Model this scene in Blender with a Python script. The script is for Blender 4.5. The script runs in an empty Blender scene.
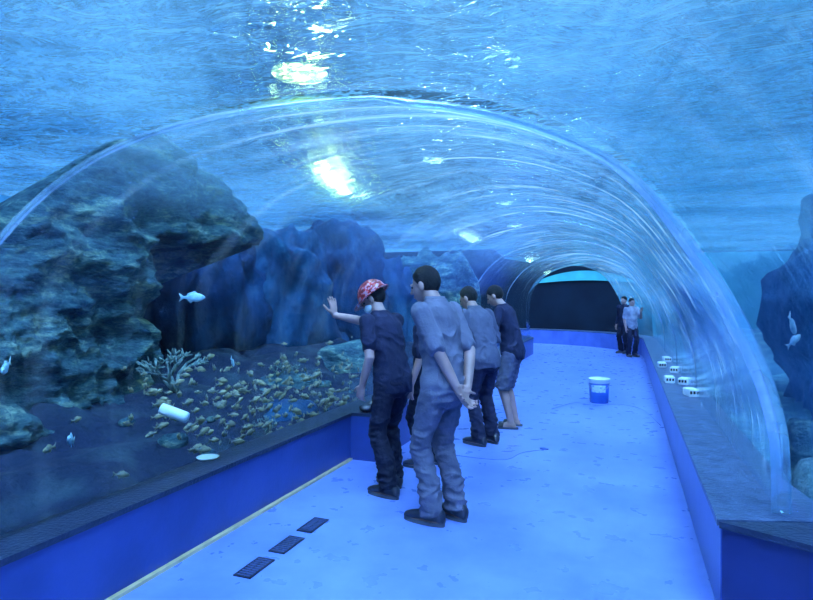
import bpy, bmesh, math, random
from mathutils import Vector, Matrix, noise, Euler
random.seed(4)
V=Vector
sc=bpy.context.scene
COL=sc.collection
sc.view_settings.view_transform='Standard'

# ------------------------------------------------------------------ helpers
def new_obj(name, me, mat=None, parent=None, **props):
    o=bpy.data.objects.new(name, me)
    COL.objects.link(o)
    if mat is not None and me is not None:
        if isinstance(mat,(list,tuple)):
            for m in mat: me.materials.append(m)
        else: me.materials.append(mat)
    if parent: o.parent=parent
    for k,v in props.items(): o[k]=v
    return o
def from_bm(name,bm,mat=None,smooth=True,parent=None,**props):
    bmesh.ops.recalc_face_normals(bm,faces=bm.faces)
    me=bpy.data.meshes.new(name); bm.to_mesh(me); bm.free()
    if smooth:
        for p in me.polygons: p.use_smooth=True
    return new_obj(name,me,mat,parent,**props)
def empty(name,loc,rot=(0,0,0),**props):
    o=bpy.data.objects.new(name,None); COL.objects.link(o)
    o.empty_display_size=.1
    o.location=loc; o.rotation_euler=rot
    for k,v in props.items(): o[k]=v
    return o
def box(bm,c,s,M=None):
    r=bmesh.ops.create_cube(bm,size=1)
    for v in r['verts']:
        v.co=V((v.co.x*s[0]+c[0],v.co.y*s[1]+c[1],v.co.z*s[2]+c[2]))
        if M: v.co=M@v.co
    return r['verts']
def ell(bm,c,r,M=None,seg=20,rings=14):
    q=bmesh.ops.create_uvsphere(bm,u_segments=seg,v_segments=rings,radius=1)
    for v in q['verts']:
        v.co=V((v.co.x*r[0]+c[0],v.co.y*r[1]+c[1],v.co.z*r[2]+c[2]))
        if M: v.co=M@v.co
    return q['verts']
def loft(bm,rings,n=18,cap=True):
    prev=None;first=None
    for c,u,v in rings:
        ring=[bm.verts.new(c+u*math.cos(2*math.pi*i/n)+v*math.sin(2*math.pi*i/n)) for i in range(n)]
        if prev:
            for i in range(n): bm.faces.new((prev[i],prev[(i+1)%n],ring[(i+1)%n],ring[i]))
        else: first=ring
        prev=ring
    if cap:
        bm.faces.new(first[::-1]); bm.faces.new(prev)
def limb(bm,pts,rad,n=14,ends=True,sub=3):
    P=[];R=[]
    for i in range(len(pts)-1):
        for k in range(sub):
            t=k/sub; P.append(pts[i].lerp(pts[i+1],t)); R.append(rad[i]*(1-t)+rad[i+1]*t)
    P.append(pts[-1].copy());R.append(rad[-1])
    rings=[];u=None
    for i in range(len(P)):
        a=P[max(i-1,0)];b=P[min(i+1,len(P)-1)]
        t=(b-a).normalized()
        if u is None:
            u=t.orthogonal().normalized()
        else:
            u=(u-t*u.dot(t)).normalized()
        v=t.cross(u)
        rings.append((P[i],u*R[i],v*R[i]))
    loft(bm,rings,n)
    if ends:
        for p,r in ((pts[0],rad[0]),(pts[-1],rad[-1])): ell(bm,p,(r,r,r),seg=n,rings=8)
def fuse(bm,voxel,smooth=3,fac=.5):
    bmesh.ops.recalc_face_normals(bm,faces=bm.faces)
    me=bpy.data.meshes.new('t'); bm.to_mesh(me); bm.free()
    o=bpy.data.objects.new('t',me); COL.objects.link(o)
    m=o.modifiers.new('r','REMESH'); m.mode='VOXEL'; m.voxel_size=voxel
    if smooth:
        s=o.modifiers.new('s','SMOOTH'); s.factor=fac; s.iterations=smooth
    bpy.context.view_layer.update()
    dg=bpy.context.evaluated_depsgraph_get()
    m2=bpy.data.meshes.new_from_object(o.evaluated_get(dg))
    bpy.data.objects.remove(o); bpy.data.meshes.remove(me)
    for p in m2.polygons: p.use_smooth=True
    return m2
def wrinkle(me,amp,scale,seed=0,fn=None):
    off=V((seed*3.1,seed*1.7,seed*.9))
    ns=[v.normal.copy() for v in me.vertices]
    for v,nn in zip(me.vertices,ns):
        p=v.co
        q=V((p.x*scale[0],p.y*scale[1],p.z*scale[2]))+off
        w=noise.noise(q+V((noise.noise(p*6),0,noise.noise(p*5+off)))*1.5)
        w=(1-abs(w)*2.6)*.65+noise.noise(q*2.3)*.4+.35*(1-3*abs(noise.noise(q*1.9+V((3,5,7)))))
        k=fn(p) if fn else 1
        v.co=p+nn*(max(-.45,w-.25)*amp*k)

# ------------------------------------------------------------------ materials
def mat_base(name):
    m=bpy.data.materials.new(name); m.use_nodes=True
    nt=m.node_tree; nt.nodes.clear()
    out=nt.nodes.new('ShaderNodeOutputMaterial')
    return m,nt,out
def N(nt,t,**kw):
    n=nt.nodes.new(t)
    for k,v in kw.items(): setattr(n,k,v)
    return n
def simple(name,col,rough=.6,col2=None,scale=8,bump=.0,bscale=40,metal=0,spec=.5,emit=None,estr=0,detail=4,stretch=None,ramp=(.35,.65)):
    m,nt,out=mat_base(name)
    b=N(nt,'ShaderNodeBsdfPrincipled'); nt.links.new(b.outputs[0],out.inputs[0])
    b.inputs['Roughness'].default_value=rough; b.inputs['Metallic'].default_value=metal
    b.inputs['Specular IOR Level'].default_value=spec
    tc=N(nt,'ShaderNodeTexCoord'); mp=N(nt,'ShaderNodeMapping'); nt.links.new(tc.outputs['Object'],mp.inputs[0])
    if stretch: mp.inputs['Scale'].default_value=stretch
    c2=col2 or tuple(c*.82 for c in col)
    nz=N(nt,'ShaderNodeTexNoise'); nz.inputs['Scale'].default_value=scale; nz.inputs['Detail'].default_value=detail
    nt.links.new(mp.outputs[0],nz.inputs['Vector'])
    cr=N(nt,'ShaderNodeValToRGB'); cr.color_ramp.elements[0].position=ramp[0]; cr.color_ramp.elements[1].position=ramp[1]
    cr.color_ramp.elements[0].color=(*c2,1); cr.color_ramp.elements[1].color=(*col,1)
    nt.links.new(nz.outputs['Fac'],cr.inputs[0]); nt.links.new(cr.outputs[0],b.inputs['Base Color'])
    if bump:
        n2=N(nt,'ShaderNodeTexNoise'); n2.inputs['Scale'].default_value=bscale; n2.inputs['Detail'].default_value=6
        nt.links.new(mp.outputs[0],n2.inputs['Vector'])
        bp=N(nt,'ShaderNodeBump'); bp.inputs['Strength'].default_value=bump; bp.inputs['Distance'].default_value=.03
        nt.links.new(n2.outputs['Fac'],bp.inputs['Height']); nt.links.new(bp.outputs[0],b.inputs['Normal'])
    if emit:
        b.inputs['Emission Color'].default_value=(*emit,1); b.inputs['Emission Strength'].default_value=estr
    return m

def ramp4(nt,src,pts):
    cr=N(nt,'ShaderNodeValToRGB'); e=cr.color_ramp.elements
    e[0].position=pts[0][0]; e[0].color=(pts[0][1],)*3+(1,)
    e[1].position=pts[-1][0]; e[1].color=(pts[-1][1],)*3+(1,)
    for p,v in pts[1:-1]:
        x=e.new(p); x.color=(v,v,v,1)
    nt.links.new(src,cr.inputs[0]); return cr.outputs[0]
def glass_mat(name,haze=.22,tint=(.86,.95,1),scale=(3,26,1),gl=1.0,bump=.1,base=.01,patch=(.4,.66),refr=0,rb=.35,ior=1.33):
    m,nt,out=mat_base(name); L=nt.links.new
    tr=N(nt,'ShaderNodeBsdfTransparent'); tr.inputs[0].default_value=(*tint,1)
    g=N(nt,'ShaderNodeBsdfGlossy'); g.inputs['Roughness'].default_value=.05; g.inputs[0].default_value=(.75,.9,1,1)
    fr=N(nt,'ShaderNodeFresnel'); fr.inputs[0].default_value=1.4
    uv=N(nt,'ShaderNodeUVMap')
    sx=N(nt,'ShaderNodeSeparateXYZ'); L(uv.outputs[0],sx.inputs[0])
    un=N(nt,'ShaderNodeMath',operation='DIVIDE'); un.inputs[1].default_value=3; L(sx.outputs['X'],un.inputs[0])
    mp=N(nt,'ShaderNodeMapping'); mp.inputs['Scale'].default_value=scale; L(uv.outputs[0],mp.inputs[0])
    nz=N(nt,'ShaderNodeTexNoise'); nz.inputs['Scale'].default_value=1.0; nz.inputs['Detail'].default_value=7; nz.inputs['Roughness'].default_value=.62; nz.inputs['Distortion'].default_value=1.7
    L(mp.outputs[0],nz.inputs['Vector'])
    cr=N(nt,'ShaderNodeValToRGB'); cr.color_ramp.elements[0].position=.49; cr.color_ramp.elements[1].position=.7
    L(nz.outputs['Fac'],cr.inputs[0])
    mp2=N(nt,'ShaderNodeMapping'); mp2.inputs['Scale'].default_value=(2.2,3,1); L(uv.outputs[0],mp2.inputs[0])
    n2=N(nt,'ShaderNodeTexNoise'); n2.inputs['Scale'].default_value=1; n2.inputs['Detail'].default_value=3; n2.inputs['Distortion'].default_value=1; L(mp2.outputs[0],n2.inputs['Vector'])
    c2=N(nt,'ShaderNodeValToRGB'); c2.color_ramp.elements[0].position=patch[0]; c2.color_ramp.elements[1].position=patch[1]; L(n2.outputs['Fac'],c2.inputs[0])
    mu=N(nt,'ShaderNodeMath',operation='MULTIPLY'); L(cr.outputs[0],mu.inputs[0]); L(c2.outputs[0],mu.inputs[1])
    # pale streaks for scratches and painted reflections, denser on vault than upright panels
    fa=ramp4(nt,un.outputs[0],[(.08,.4),(.22,1),(.58,1),(.72,.2)])
    mf=N(nt,'ShaderNodeMath',operation='MULTIPLY'); L(mu.outputs[0],mf.inputs[0]); L(fa,mf.inputs[1])
    m3=N(nt,'ShaderNodeMath',operation='MULTIPLY_ADD'); L(mf.outputs[0],m3.inputs[0]); m3.inputs[1].default_value=haze; m3.inputs[2].default_value=base
    bp=N(nt,'ShaderNodeBump'); bp.inputs['Strength'].default_value=bump; bp.inputs['Distance'].default_value=.03
    L(nz.outputs['Fac'],bp.inputs['Height']); L(bp.outputs[0],g.inputs['Normal'])
    body=tr.outputs[0]
    if refr:
        rf=N(nt,'ShaderNodeBsdfRefraction'); rf.inputs['IOR'].default_value=ior; rf.inputs['Roughness'].default_value=.02; rf.inputs[0].default_value=(.82,.93,1,1)
        b2=N(nt,'ShaderNodeBump'); b2.inputs['Strength'].default_value=rb; b2.inputs['Distance'].default_value=.03; L(nz.outputs['Fac'],b2.inputs['Height']); L(b2.outputs[0],rf.inputs['Normal'])
        ra=ramp4(nt,un.outputs[0],[(.05,.35*refr),(.22,refr),(.60,refr),(.74,0.0)])
        mr_=N(nt,'ShaderNodeMixShader'); L(ra,mr_.inputs[0]); L(tr.outputs[0],mr_.inputs[1]); L(rf.outputs[0],mr_.inputs[2]); body=mr_.outputs[0]
    mg=N(nt,'ShaderNodeMath',operation='MULTIPLY'); mg.inputs[1].default_value=gl; L(fr.outputs[0],mg.inputs[0]); mg.use_clamp=True
    mx=N(nt,'ShaderNodeMixShader'); L(mg.outputs[0],mx.inputs[0]); L(body,mx.inputs[1]); L(g.outputs[0],mx.inputs[2])
    tl=N(nt,'ShaderNodeBsdfTranslucent'); tl.inputs[0].default_value=(.8,.95,1,1)
    df=N(nt,'ShaderNodeBsdfDiffuse'); df.inputs[0].default_value=(.8,.95,1,1)
    ma=N(nt,'ShaderNodeMixShader'); L(tl.outputs[0],ma.inputs[1]); L(df.outputs[0],ma.inputs[2]); ma.inputs[0].default_value=.3
    mz=N(nt,'ShaderNodeMixShader'); L(m3.outputs[0],mz.inputs[0]); L(mx.outputs[0],mz.inputs[1]); L(ma.outputs[0],mz.inputs[2])
    L(mz.outputs[0],out.inputs[0])
    return m

def water_mat():
    m,nt,out=mat_base('water_surface_mat'); L=nt.links.new
    tc=N(nt,'ShaderNodeTexCoord')
    mp=N(nt,'ShaderNodeMapping'); mp.inputs['Scale'].default_value=(.9,1.5,1); mp.inputs['Rotation'].default_value=(0,0,.6); L(tc.outputs['Object'],mp.inputs[0])
    n1=N(nt,'ShaderNodeTexNoise'); n1.inputs['Scale'].default_value=2.2; n1.inputs['Detail'].default_value=3; n1.inputs['Distortion'].default_value=1.1; L(mp.outputs[0],n1.inputs['Vector'])
    bp=N(nt,'ShaderNodeBump'); bp.inputs['Strength'].default_value=1; bp.inputs['Distance'].default_value=.34; L(n1.outputs['Fac'],bp.inputs['Height'])
    g=N(nt,'ShaderNodeBsdfGlass'); g.inputs['IOR'].default_value=1.33; g.inputs['Roughness'].default_value=.06; g.inputs[0].default_value=(.8,.96,1,1)
    L(bp.outputs[0],g.inputs['Normal'])
    t=N(nt,'ShaderNodeBsdfTransparent'); t.inputs[0].default_value=(.55,.80,1,1)
    n2=N(nt,'ShaderNodeTexNoise'); n2.inputs['Scale'].default_value=6; n2.inputs['Detail'].default_value=4; n2.inputs['Distortion'].default_value=1.5; L(mp.outputs[0],n2.inputs['Vector'])
    cr=N(nt,'ShaderNodeValToRGB'); cr.color_ramp.elements[0].position=.53; cr.color_ramp.elements[1].position=.66
    cr.color_ramp.elements[0].color=(.06,.06,.06,1); cr.color_ramp.elements[1].color=(.8,.8,.8,1); L(n2.outputs['Fac'],cr.inputs[0])
    mx=N(nt,'ShaderNodeMixShader'); L(cr.outputs[0],mx.inputs[0]); L(g.outputs[0],mx.inputs[1]); L(t.outputs[0],mx.inputs[2])
    tl=N(nt,'ShaderNodeBsdfTranslucent'); tl.inputs[0].default_value=(.28,.58,.74,1)
    n3=N(nt,'ShaderNodeTexNoise'); n3.inputs['Scale'].default_value=.45; n3.inputs['Detail'].default_value=6; L(mp.outputs[0],n3.inputs['Vector'])
    c3=N(nt,'ShaderNodeMapRange'); c3.inputs[1].default_value=.38; c3.inputs[2].default_value=.62; c3.inputs[3].default_value=.01; c3.inputs[4].default_value=.13; L(n3.outputs['Fac'],c3.inputs[0])
    m2=N(nt,'ShaderNodeMixShader'); L(c3.outputs[0],m2.inputs[0]); L(mx.outputs[0],m2.inputs[1]); L(tl.outputs[0],m2.inputs[2])
    L(m2.outputs[0],out.inputs[0])
    return m

# world
w=bpy.data.worlds.new('World'); sc.world=w; w.use_nodes=True
nt=w.node_tree; nt.nodes.clear(); L=nt.links.new
wo=N(nt,'ShaderNodeOutputWorld'); bg=N(nt,'ShaderNodeBackground'); L(bg.outputs[0],wo.inputs[0])
tc=N(nt,'ShaderNodeTexCoord'); sx=N(nt,'ShaderNodeSeparateXYZ'); L(tc.outputs['Generated'],sx.inputs[0])
cr=N(nt,'ShaderNodeValToRGB'); e=cr.color_ramp.elements
mr=N(nt,'ShaderNodeMapRange'); mr.inputs[1].default_value=-1; mr.inputs[2].default_value=1; L(sx.outputs['Z'],mr.inputs[0])
e[0].position=0; e[0].color=(.006,.04,.18,1)
e[1].position=1; e[1].color=(.44,.70,.97,1)
for p,c in ((.44,(.015,.09,.32)),(.5,(.03,.17,.46)),(.55,(.07,.31,.64)),(.64,(.15,.46,.78)),(.78,(.34,.64,.94))):
    x=e.new(p); x.color=(*c,1)
L(mr.outputs[0],cr.inputs[0]); L(cr.outputs[0],bg.inputs[0])
ms=N(nt,'ShaderNodeMapRange'); ms.inputs[1].default_value=.1; ms.inputs[2].default_value=.8; ms.inputs[3].default_value=.95; ms.inputs[4].default_value=1.25
L(sx.outputs['Z'],ms.inputs[0]); L(ms.outputs[0],bg.inputs[1])

# ------------------------------------------------------------------ tunnel path
YB=16.0; CX=-.95; AC=V((-3.5,YB)); RC=2.55
def path(s):
    if s<=YB: return V((CX,s)),V((1,0))
    L2=RC*math.pi/2
    if s-YB<L2:
        a=(s-YB)/RC
        return AC+V((math.cos(a),math.sin(a)))*RC, V((math.cos(a),math.sin(a)))
    return AC+V((-(s-YB-L2),RC)), V((0,1))
def PT(s,r,z):
    c,n=path(s); p=c+n*r
    return V((p.x,p.y,z))
S_MAX=YB+RC*math.pi/2+4
S_GL=17.5
prof=[(1.65,.47),(1.63,.87),(1.51,1.26),(1.28,1.70),(.836,2.20),(.02,2.42),(-1.0,2.22),(-1.55,1.74),(-1.69,1.2),(-1.66,.44)]
def catmull(p,n):
    out=[];q=[p[0]]+p+[p[-1]]
    for i in range(1,len(q)-2):
        a,b,c,d=[V(t) for t in q[i-1:i+3]]
        for k in range(n):
            t=k/n
            out.append(.5*((2*b)+(-a+c)*t+(2*a-5*b+4*c-d)*t*t+(-a+3*b-3*c+d)*t**3))
    out.append(V(p[-1])); return out
PR=catmull(prof,7)
def s_near(r): return 3.33+(r+CX-.70)*.494
def rr(r,y):
    if r>=0: return r
    b=max(0,min(1,(y-2.2)/2.2)); b=b*b*(3-2*b)
    return r*(1-.115*b)
def grid_mesh(name,rows,mat,uvs,**props):
    bm=bmesh.new(); uvl=bm.loops.layers.uv.new('UVMap')
    vs=[[bm.verts.new(p) for p in row] for row in rows]
    for i in range(len(rows)-1):
        for j in range(len(rows[0])-1):
            f=bm.faces.new((vs[i][j],vs[i][j+1],vs[i+1][j+1],vs[i+1][j]))
            for l,(a,b) in zip(f.loops,((i,j),(i,j+1),(i+1,j+1),(i+1,j))): l[uvl].uv=uvs(a,b)
    me=bpy.data.meshes.new(name); bm.to_mesh(me); bm.free()
    for p in me.polygons: p.use_smooth=True
    return new_obj(name,me,mat,**props)
SS=[0,.15,.35,.6,.85]+[5+.5*i for i in range(0,int((S_GL-5)/.5)+1)]
rows=[]; vv=[]
for k,s in enumerate(SS):
    row=[]
    for p in PR:
        if s<1: y=s_near(p[0])*(1-s)+5*s
        else: y=s
        row.append(PT(y,rr(p[0],y),p[1]))
    rows.append(row); vv.append(s*2+3 if s<1 else s)
nP=len(PR)
G1=glass_mat('tunnel_acrylic',haze=.75,scale=(.85,9,1),gl=.8,bump=.12,base=.008,patch=(.34,.6),refr=.78,rb=.6)
grid_mesh('window_1',rows,G1,lambda i,j:(j/nP*3,vv[i]*.5),kind='structure',label='curved clear acrylic tunnel arch with swirling scratches and reflections',category='window')
G2=glass_mat('near_acrylic',haze=.25,scale=(1.0,6,1),gl=.3,base=.0,bump=.02,refr=.6,rb=.7,ior=1.2,patch=(.42,.66))
rows=[]
for k in range(0,13):
    t=k/12
    row=[]
    for p in PR:
        yn=s_near(p[0]); y=yn*(1-t)+(-4)*t
        e_=1.0+.16*min(1,t*5+.15)
        row.append(PT(y,(p[0])*e_ + (.25*min(1,t*3) if p[0]>0 else 0)*min(1,abs(p[0])),.46+(p[1]-.46)*e_))
    rows.append(row)
o=grid_mesh('window_2',rows,G2,lambda i,j:(j/nP*3,i*.35),kind='structure',label='wider clear acrylic dome over the entrance',category='window')
o.data.flip_normals()
def rim_mat():
    m,nt,out=mat_base('acrylic_edge'); L=nt.links.new
    tr=N(nt,'ShaderNodeBsdfTransparent'); tr.inputs[0].default_value=(.75,.9,1,1)
    g=N(nt,'ShaderNodeBsdfGlossy'); g.inputs['Roughness'].default_value=.08; g.inputs[0].default_value=(.95,1,1,1)
    df=N(nt,'ShaderNodeBsdfTranslucent'); df.inputs[0].default_value=(.8,.92,1,1)
    tc=N(nt,'ShaderNodeTexCoord'); nz=N(nt,'ShaderNodeTexNoise'); nz.inputs['Scale'].default_value=2.8; nz.inputs['Detail'].default_value=5; L(tc.outputs['Object'],nz.inputs[0])
    cr=N(nt,'ShaderNodeValToRGB'); cr.color_ramp.elements[0].position=.42; cr.color_ramp.elements[1].position=.66; cr.color_ramp.elements[0].color=(.25,.25,.25,1); cr.color_ramp.elements[1].color=(.85,.85,.85,1); L(nz.outputs['Fac'],cr.inputs[0])
    a=N(nt,'ShaderNodeMixShader'); a.inputs[0].default_value=.4; L(g.outputs[0],a.inputs[1]); L(df.outputs[0],a.inputs[2])
    b=N(nt,'ShaderNodeMixShader'); L(cr.outputs[0],b.inputs[0]); L(tr.outputs[0],b.inputs[1]); L(a.outputs[0],b.inputs[2]); L(b.outputs[0],out.inputs[0])
    return m
rimM=rim_mat()
def rim(name,sfun,th,dp,lab):
    bm=bmesh.new(); prev=None; n=len(PR)
    for j in range(n):
        a=PR[max(j-1,0)];c=PR[min(j+1,n-1)]
        t=(c-a).normalized(); nn=V((t.y,-t.x))
        if nn.dot(PR[j]-V((0,1.2)))<0: nn=-nn
        th_=th
        if th>.04: th_=th*(.4+.6*min(1,max(0,(2.45-PR[j][1])/1.2)))*(1 if PR[j][0]>0 else .5)
        q=[]
        for (o,d) in ((-.004,0),(th_,0),(th_,dp),(-.004,dp)):
            pr=PR[j]+nn*(o-(.03 if th>.04 and PR[j][0]>0 else 0)); s_=sfun(PR[j][0])
            q.append(bm.verts.new(PT(s_+d,rr(pr.x,s_),pr.y)))
        if prev:
            for k in range(4): bm.faces.new((prev[k],prev[(k+1)%4],q[(k+1)%4],q[k]))
        else: bm.faces.new(q)
        prev=q
    bm.faces.new(prev[::-1])
    return from_bm(name,bm,rimM,kind='structure',label=lab,category='window trim')
rim('trim_1',s_near,.08,-.015,'clear pale cut edge of the acrylic arch')
for i,s in enumerate((7.0,9.6,12.6)):
    rim('trim_%d'%(i+2),lambda r,s=s:s,.012,-.012,'bonded joint ring in the acrylic tunnel')

# ------------------------------------------------------------------ floor & curbs
def floor_material():
    m,nt,out=mat_base('epoxy_floor'); L=nt.links.new
    b=N(nt,'ShaderNodeBsdfPrincipled'); L(b.outputs[0],out.inputs[0])
    tc=N(nt,'ShaderNodeTexCoord')
    n1=N(nt,'ShaderNodeTexNoise'); n1.inputs['Scale'].default_value=.9; n1.inputs['Detail'].default_value=9; n1.inputs['Roughness'].default_value=.66; L(tc.outputs['Object'],n1.inputs['Vector'])
    cr=N(nt,'ShaderNodeValToRGB'); cr.color_ramp.elements[0].position=.34; cr.color_ramp.elements[1].position=.66
    cr.color_ramp.elements[0].color=(.085,.15,.50,1); cr.color_ramp.elements[1].color=(.18,.27,.68,1); L(n1.outputs['Fac'],cr.inputs[0])
    L(cr.outputs[0],b.inputs['Base Color'])
    n2=N(nt,'ShaderNodeTexNoise'); n2.inputs['Scale'].default_value=6; n2.inputs['Detail'].default_value=5; L(tc.outputs['Object'],n2.inputs['Vector'])
    mr=N(nt,'ShaderNodeMapRange'); mr.inputs[3].default_value=.2; mr.inputs[4].default_value=.4; L(n2.outputs['Fac'],mr.inputs[0]); L(mr.outputs[0],b.inputs['Roughness'])
    bp=N(nt,'ShaderNodeBump'); bp.inputs['Strength'].default_value=.06; bp.inputs['Distance'].default_value=.01; L(n2.outputs['Fac'],bp.inputs['Height']); L(bp.outputs[0],b.inputs['Normal'])
    return m
bm=bmesh.new()
sl=[-4+.5*i for i in range(int((S_MAX+4)/.5)+1)]
prev=None
for s in sl:
    q_=2.6 if s<3 else 1.62
    q=[bm.verts.new(PT(s,-1.6,0)),bm.verts.new(PT(s,q_,0))]
    if prev: bm.faces.new((prev[0],prev[1],q[1],q[0]))
    prev=q
o=from_bm('floor',bm,floor_material(),smooth=False,kind='structure',label='glossy blue epoxy-painted walkway floor',category='floor')
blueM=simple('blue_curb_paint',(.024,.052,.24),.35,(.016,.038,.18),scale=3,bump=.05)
blueL=simple('blue_curb_paint_lit',(.08,.14,.44),.3,(.06,.11,.37),scale=3,bump=.05)  # same curb blue, lightened to paint in the glare on the right face
blueShadeM=simple('blue_curb_paint_shaded',(.010,.02,.12),.4,(.007,.014,.09),scale=3)  # same curb blue, darkened to paint in the shade on the near face
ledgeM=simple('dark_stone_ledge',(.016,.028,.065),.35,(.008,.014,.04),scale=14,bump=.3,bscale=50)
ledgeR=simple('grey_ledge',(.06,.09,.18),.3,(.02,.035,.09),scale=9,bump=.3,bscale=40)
def prism(name,inner,outer,z0,z1,mats,closed=False,**props):
    bm=bmesh.new(); prev=None
    for a,c in zip(inner,outer):
        q=[bm.verts.new((a[0],a[1],z0)),bm.verts.new((a[0],a[1],z1)),bm.verts.new((c[0],c[1],z1)),bm.verts.new((c[0],c[1],z0))]
        if prev:
            for k in range(4): bm.faces.new((prev[k],prev[(k+1)%4],q[(k+1)%4],q[k]))
        else: bm.faces.new(q)
        prev=q
    bm.faces.new(prev[::-1])
    return from_bm(name,bm,mats,smooth=False,**props)
def xy(s,r): p=PT(s,r,0); return (p.x,p.y)
CH=.44; CR=.465
innerL=[(-2.425,-4),(-2.425,5.0),(-2.15,5.0),(-2.15,7)]; outerL=[(-2.66,-4),(-2.66,4.99),(-2.66,5),(-2.66,7)]
for s in [8,9,10,11,12,13,14,15,16]+[16+.4*i for i in range(1,21)]:
    t=min(1,(s-7)/6); innerL.append(xy(s,-1.2-.2*t)); outerL.append(xy(s,-1.71))
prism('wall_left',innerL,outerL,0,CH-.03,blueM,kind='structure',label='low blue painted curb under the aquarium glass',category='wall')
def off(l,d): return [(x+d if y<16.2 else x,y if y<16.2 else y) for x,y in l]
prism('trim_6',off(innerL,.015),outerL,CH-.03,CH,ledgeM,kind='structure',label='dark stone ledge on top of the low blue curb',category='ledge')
goldM=simple('brass_strip',(.6,.5,.28),.35,(.45,.38,.2),scale=10,metal=.2)
prism('baseboard_left',[(-2.395,-4),(-2.395,4.98)],[(-2.425,-4),(-2.425,4.98)],0,.02,goldM,kind='structure',label='thin brass strip along the foot of the curb',category='baseboard')
innerR=[(.42,3.14)]+[xy(s,1.37) for s in [4,6,8,10,12,14,16]+[16+.4*i for i in range(1,21)]]
outerR=[(.95,3.30)]+[xy(s,1.80) for s in [4,6,8,10,12,14,16]+[16+.4*i for i in range(1,21)]]
prism('wall_right',innerR,outerR,0,CR-.03,blueL,kind='structure',label='low blue curb with glare painted into its lighter colour',category='wall')
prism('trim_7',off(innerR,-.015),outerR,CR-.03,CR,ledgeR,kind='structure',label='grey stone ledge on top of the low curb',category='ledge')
prism('wall_near',[(.425,3.13),(.80,2.94),(1.35,2.66),(1.35,-4)],[(.95,3.30),(1.25,3.2),(1.7,3.0),(1.75,-4)],0,CR-.03,blueShadeM,kind='structure',label='end of the low blue curb with its shade painted in',category='wall')
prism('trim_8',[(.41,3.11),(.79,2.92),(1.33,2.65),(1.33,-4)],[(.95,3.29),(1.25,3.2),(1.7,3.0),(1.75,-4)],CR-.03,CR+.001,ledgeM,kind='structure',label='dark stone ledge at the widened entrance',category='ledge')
# tank walls
tankM=simple('tank_wall_paint',(.07,.30,.50),.8,(.035,.20,.40),scale=.5,detail=6)
tealW=simple('tank_wall_teal',(.08,.38,.50),.8,(.045,.27,.41),scale=.4,detail=6)
darkW=simple('dark_window_wall',(.005,.014,.035),.5,(.003,.008,.022),scale=1.2,spec=.2)
def flat(name,pts,mat,lab):
    bm=bmesh.new(); bm.faces.new([bm.verts.new(p) for p in pts]); return from_bm(name,bm,mat,False,kind='structure',label=lab,category='wall')
flat('wall_back',[(-10.5,-5,-.2),(-10.5,27,-.2),(-10.5,27,3.36),(-10.5,-5,3.36)],tankM,'blue painted back wall of the tank')
flat('wall_side',[(9,-5,-.2),(9,27,-.2),(9,27,3.36),(9,-5,3.36)],tealW,'teal painted wall of the side tank')
flat('wall_end',[(-10.5,27,-.2),(9,27,-.2),(9,27,3.36),(-10.5,27,3.36)],tealW,'teal painted end wall of the tank')
bm=bmesh.new()
pts=[(-10.4,3.3),(-4.6,3.3),(-4.2,2.95),(-3.4,2.8),(-2.0,2.85),(-.9,2.8),(-.1,2.6),(.5,2.0),(.8,1.1),(.85,0)]
fr_=[bm.verts.new((a,21.6,b)) for a,b in pts]+[bm.verts.new((-10.4,21.6,0))]
bk_=[bm.verts.new((v.co.x,21.9,v.co.z)) for v in fr_]
bm.faces.new(fr_); bm.faces.new(bk_[::-1])
for i in range(len(fr_)):
    j=(i+1)%len(fr_); bm.faces.new((fr_[i],fr_[j],bk_[j],bk_[i]))
from_bm('wall_far',bm,darkW,False,kind='structure',label='smooth nearly black rounded tank backing beyond the bend',category='wall')
bm=bmesh.new(); lo_=[];hi_=[]  # added emissive band, stands in for the glow of water beyond the bend
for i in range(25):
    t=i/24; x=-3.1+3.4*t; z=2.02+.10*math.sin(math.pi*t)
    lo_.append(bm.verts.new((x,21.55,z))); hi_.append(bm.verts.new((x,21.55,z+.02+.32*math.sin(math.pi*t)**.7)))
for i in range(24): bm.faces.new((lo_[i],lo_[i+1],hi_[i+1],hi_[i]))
from_bm('trim_9',bm,simple('water_glow_teal',(.05,.42,.48),.5,(.03,.28,.38),scale=2,emit=(.03,.34,.42),estr=.4),False,kind='structure',label='added glowing turquoise band standing in for bright water above the backing',category='water glow')

# ------------------------------------------------------------------ water surface
bm=bmesh.new()
nx,ny=60,60
vs=[]
for i in range(nx+1):
    r=[]
    for j in range(ny+1):
        x=-22+44*i/nx; y=-8+44*j/ny
        r.append(bm.verts.new((x,y,3.42+.06*noise.noise(V((x*.7,y*.7,0))))))
    vs.append(r)
for i in range(nx):
    for j in range(ny): bm.faces.new((vs[i][j],vs[i+1][j],vs[i+1][j+1],vs[i][j+1]))
from_bm('water_surface',bm,water_mat(),kind='stuff',label='rippling water surface of the tank seen from below',category='water')

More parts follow.
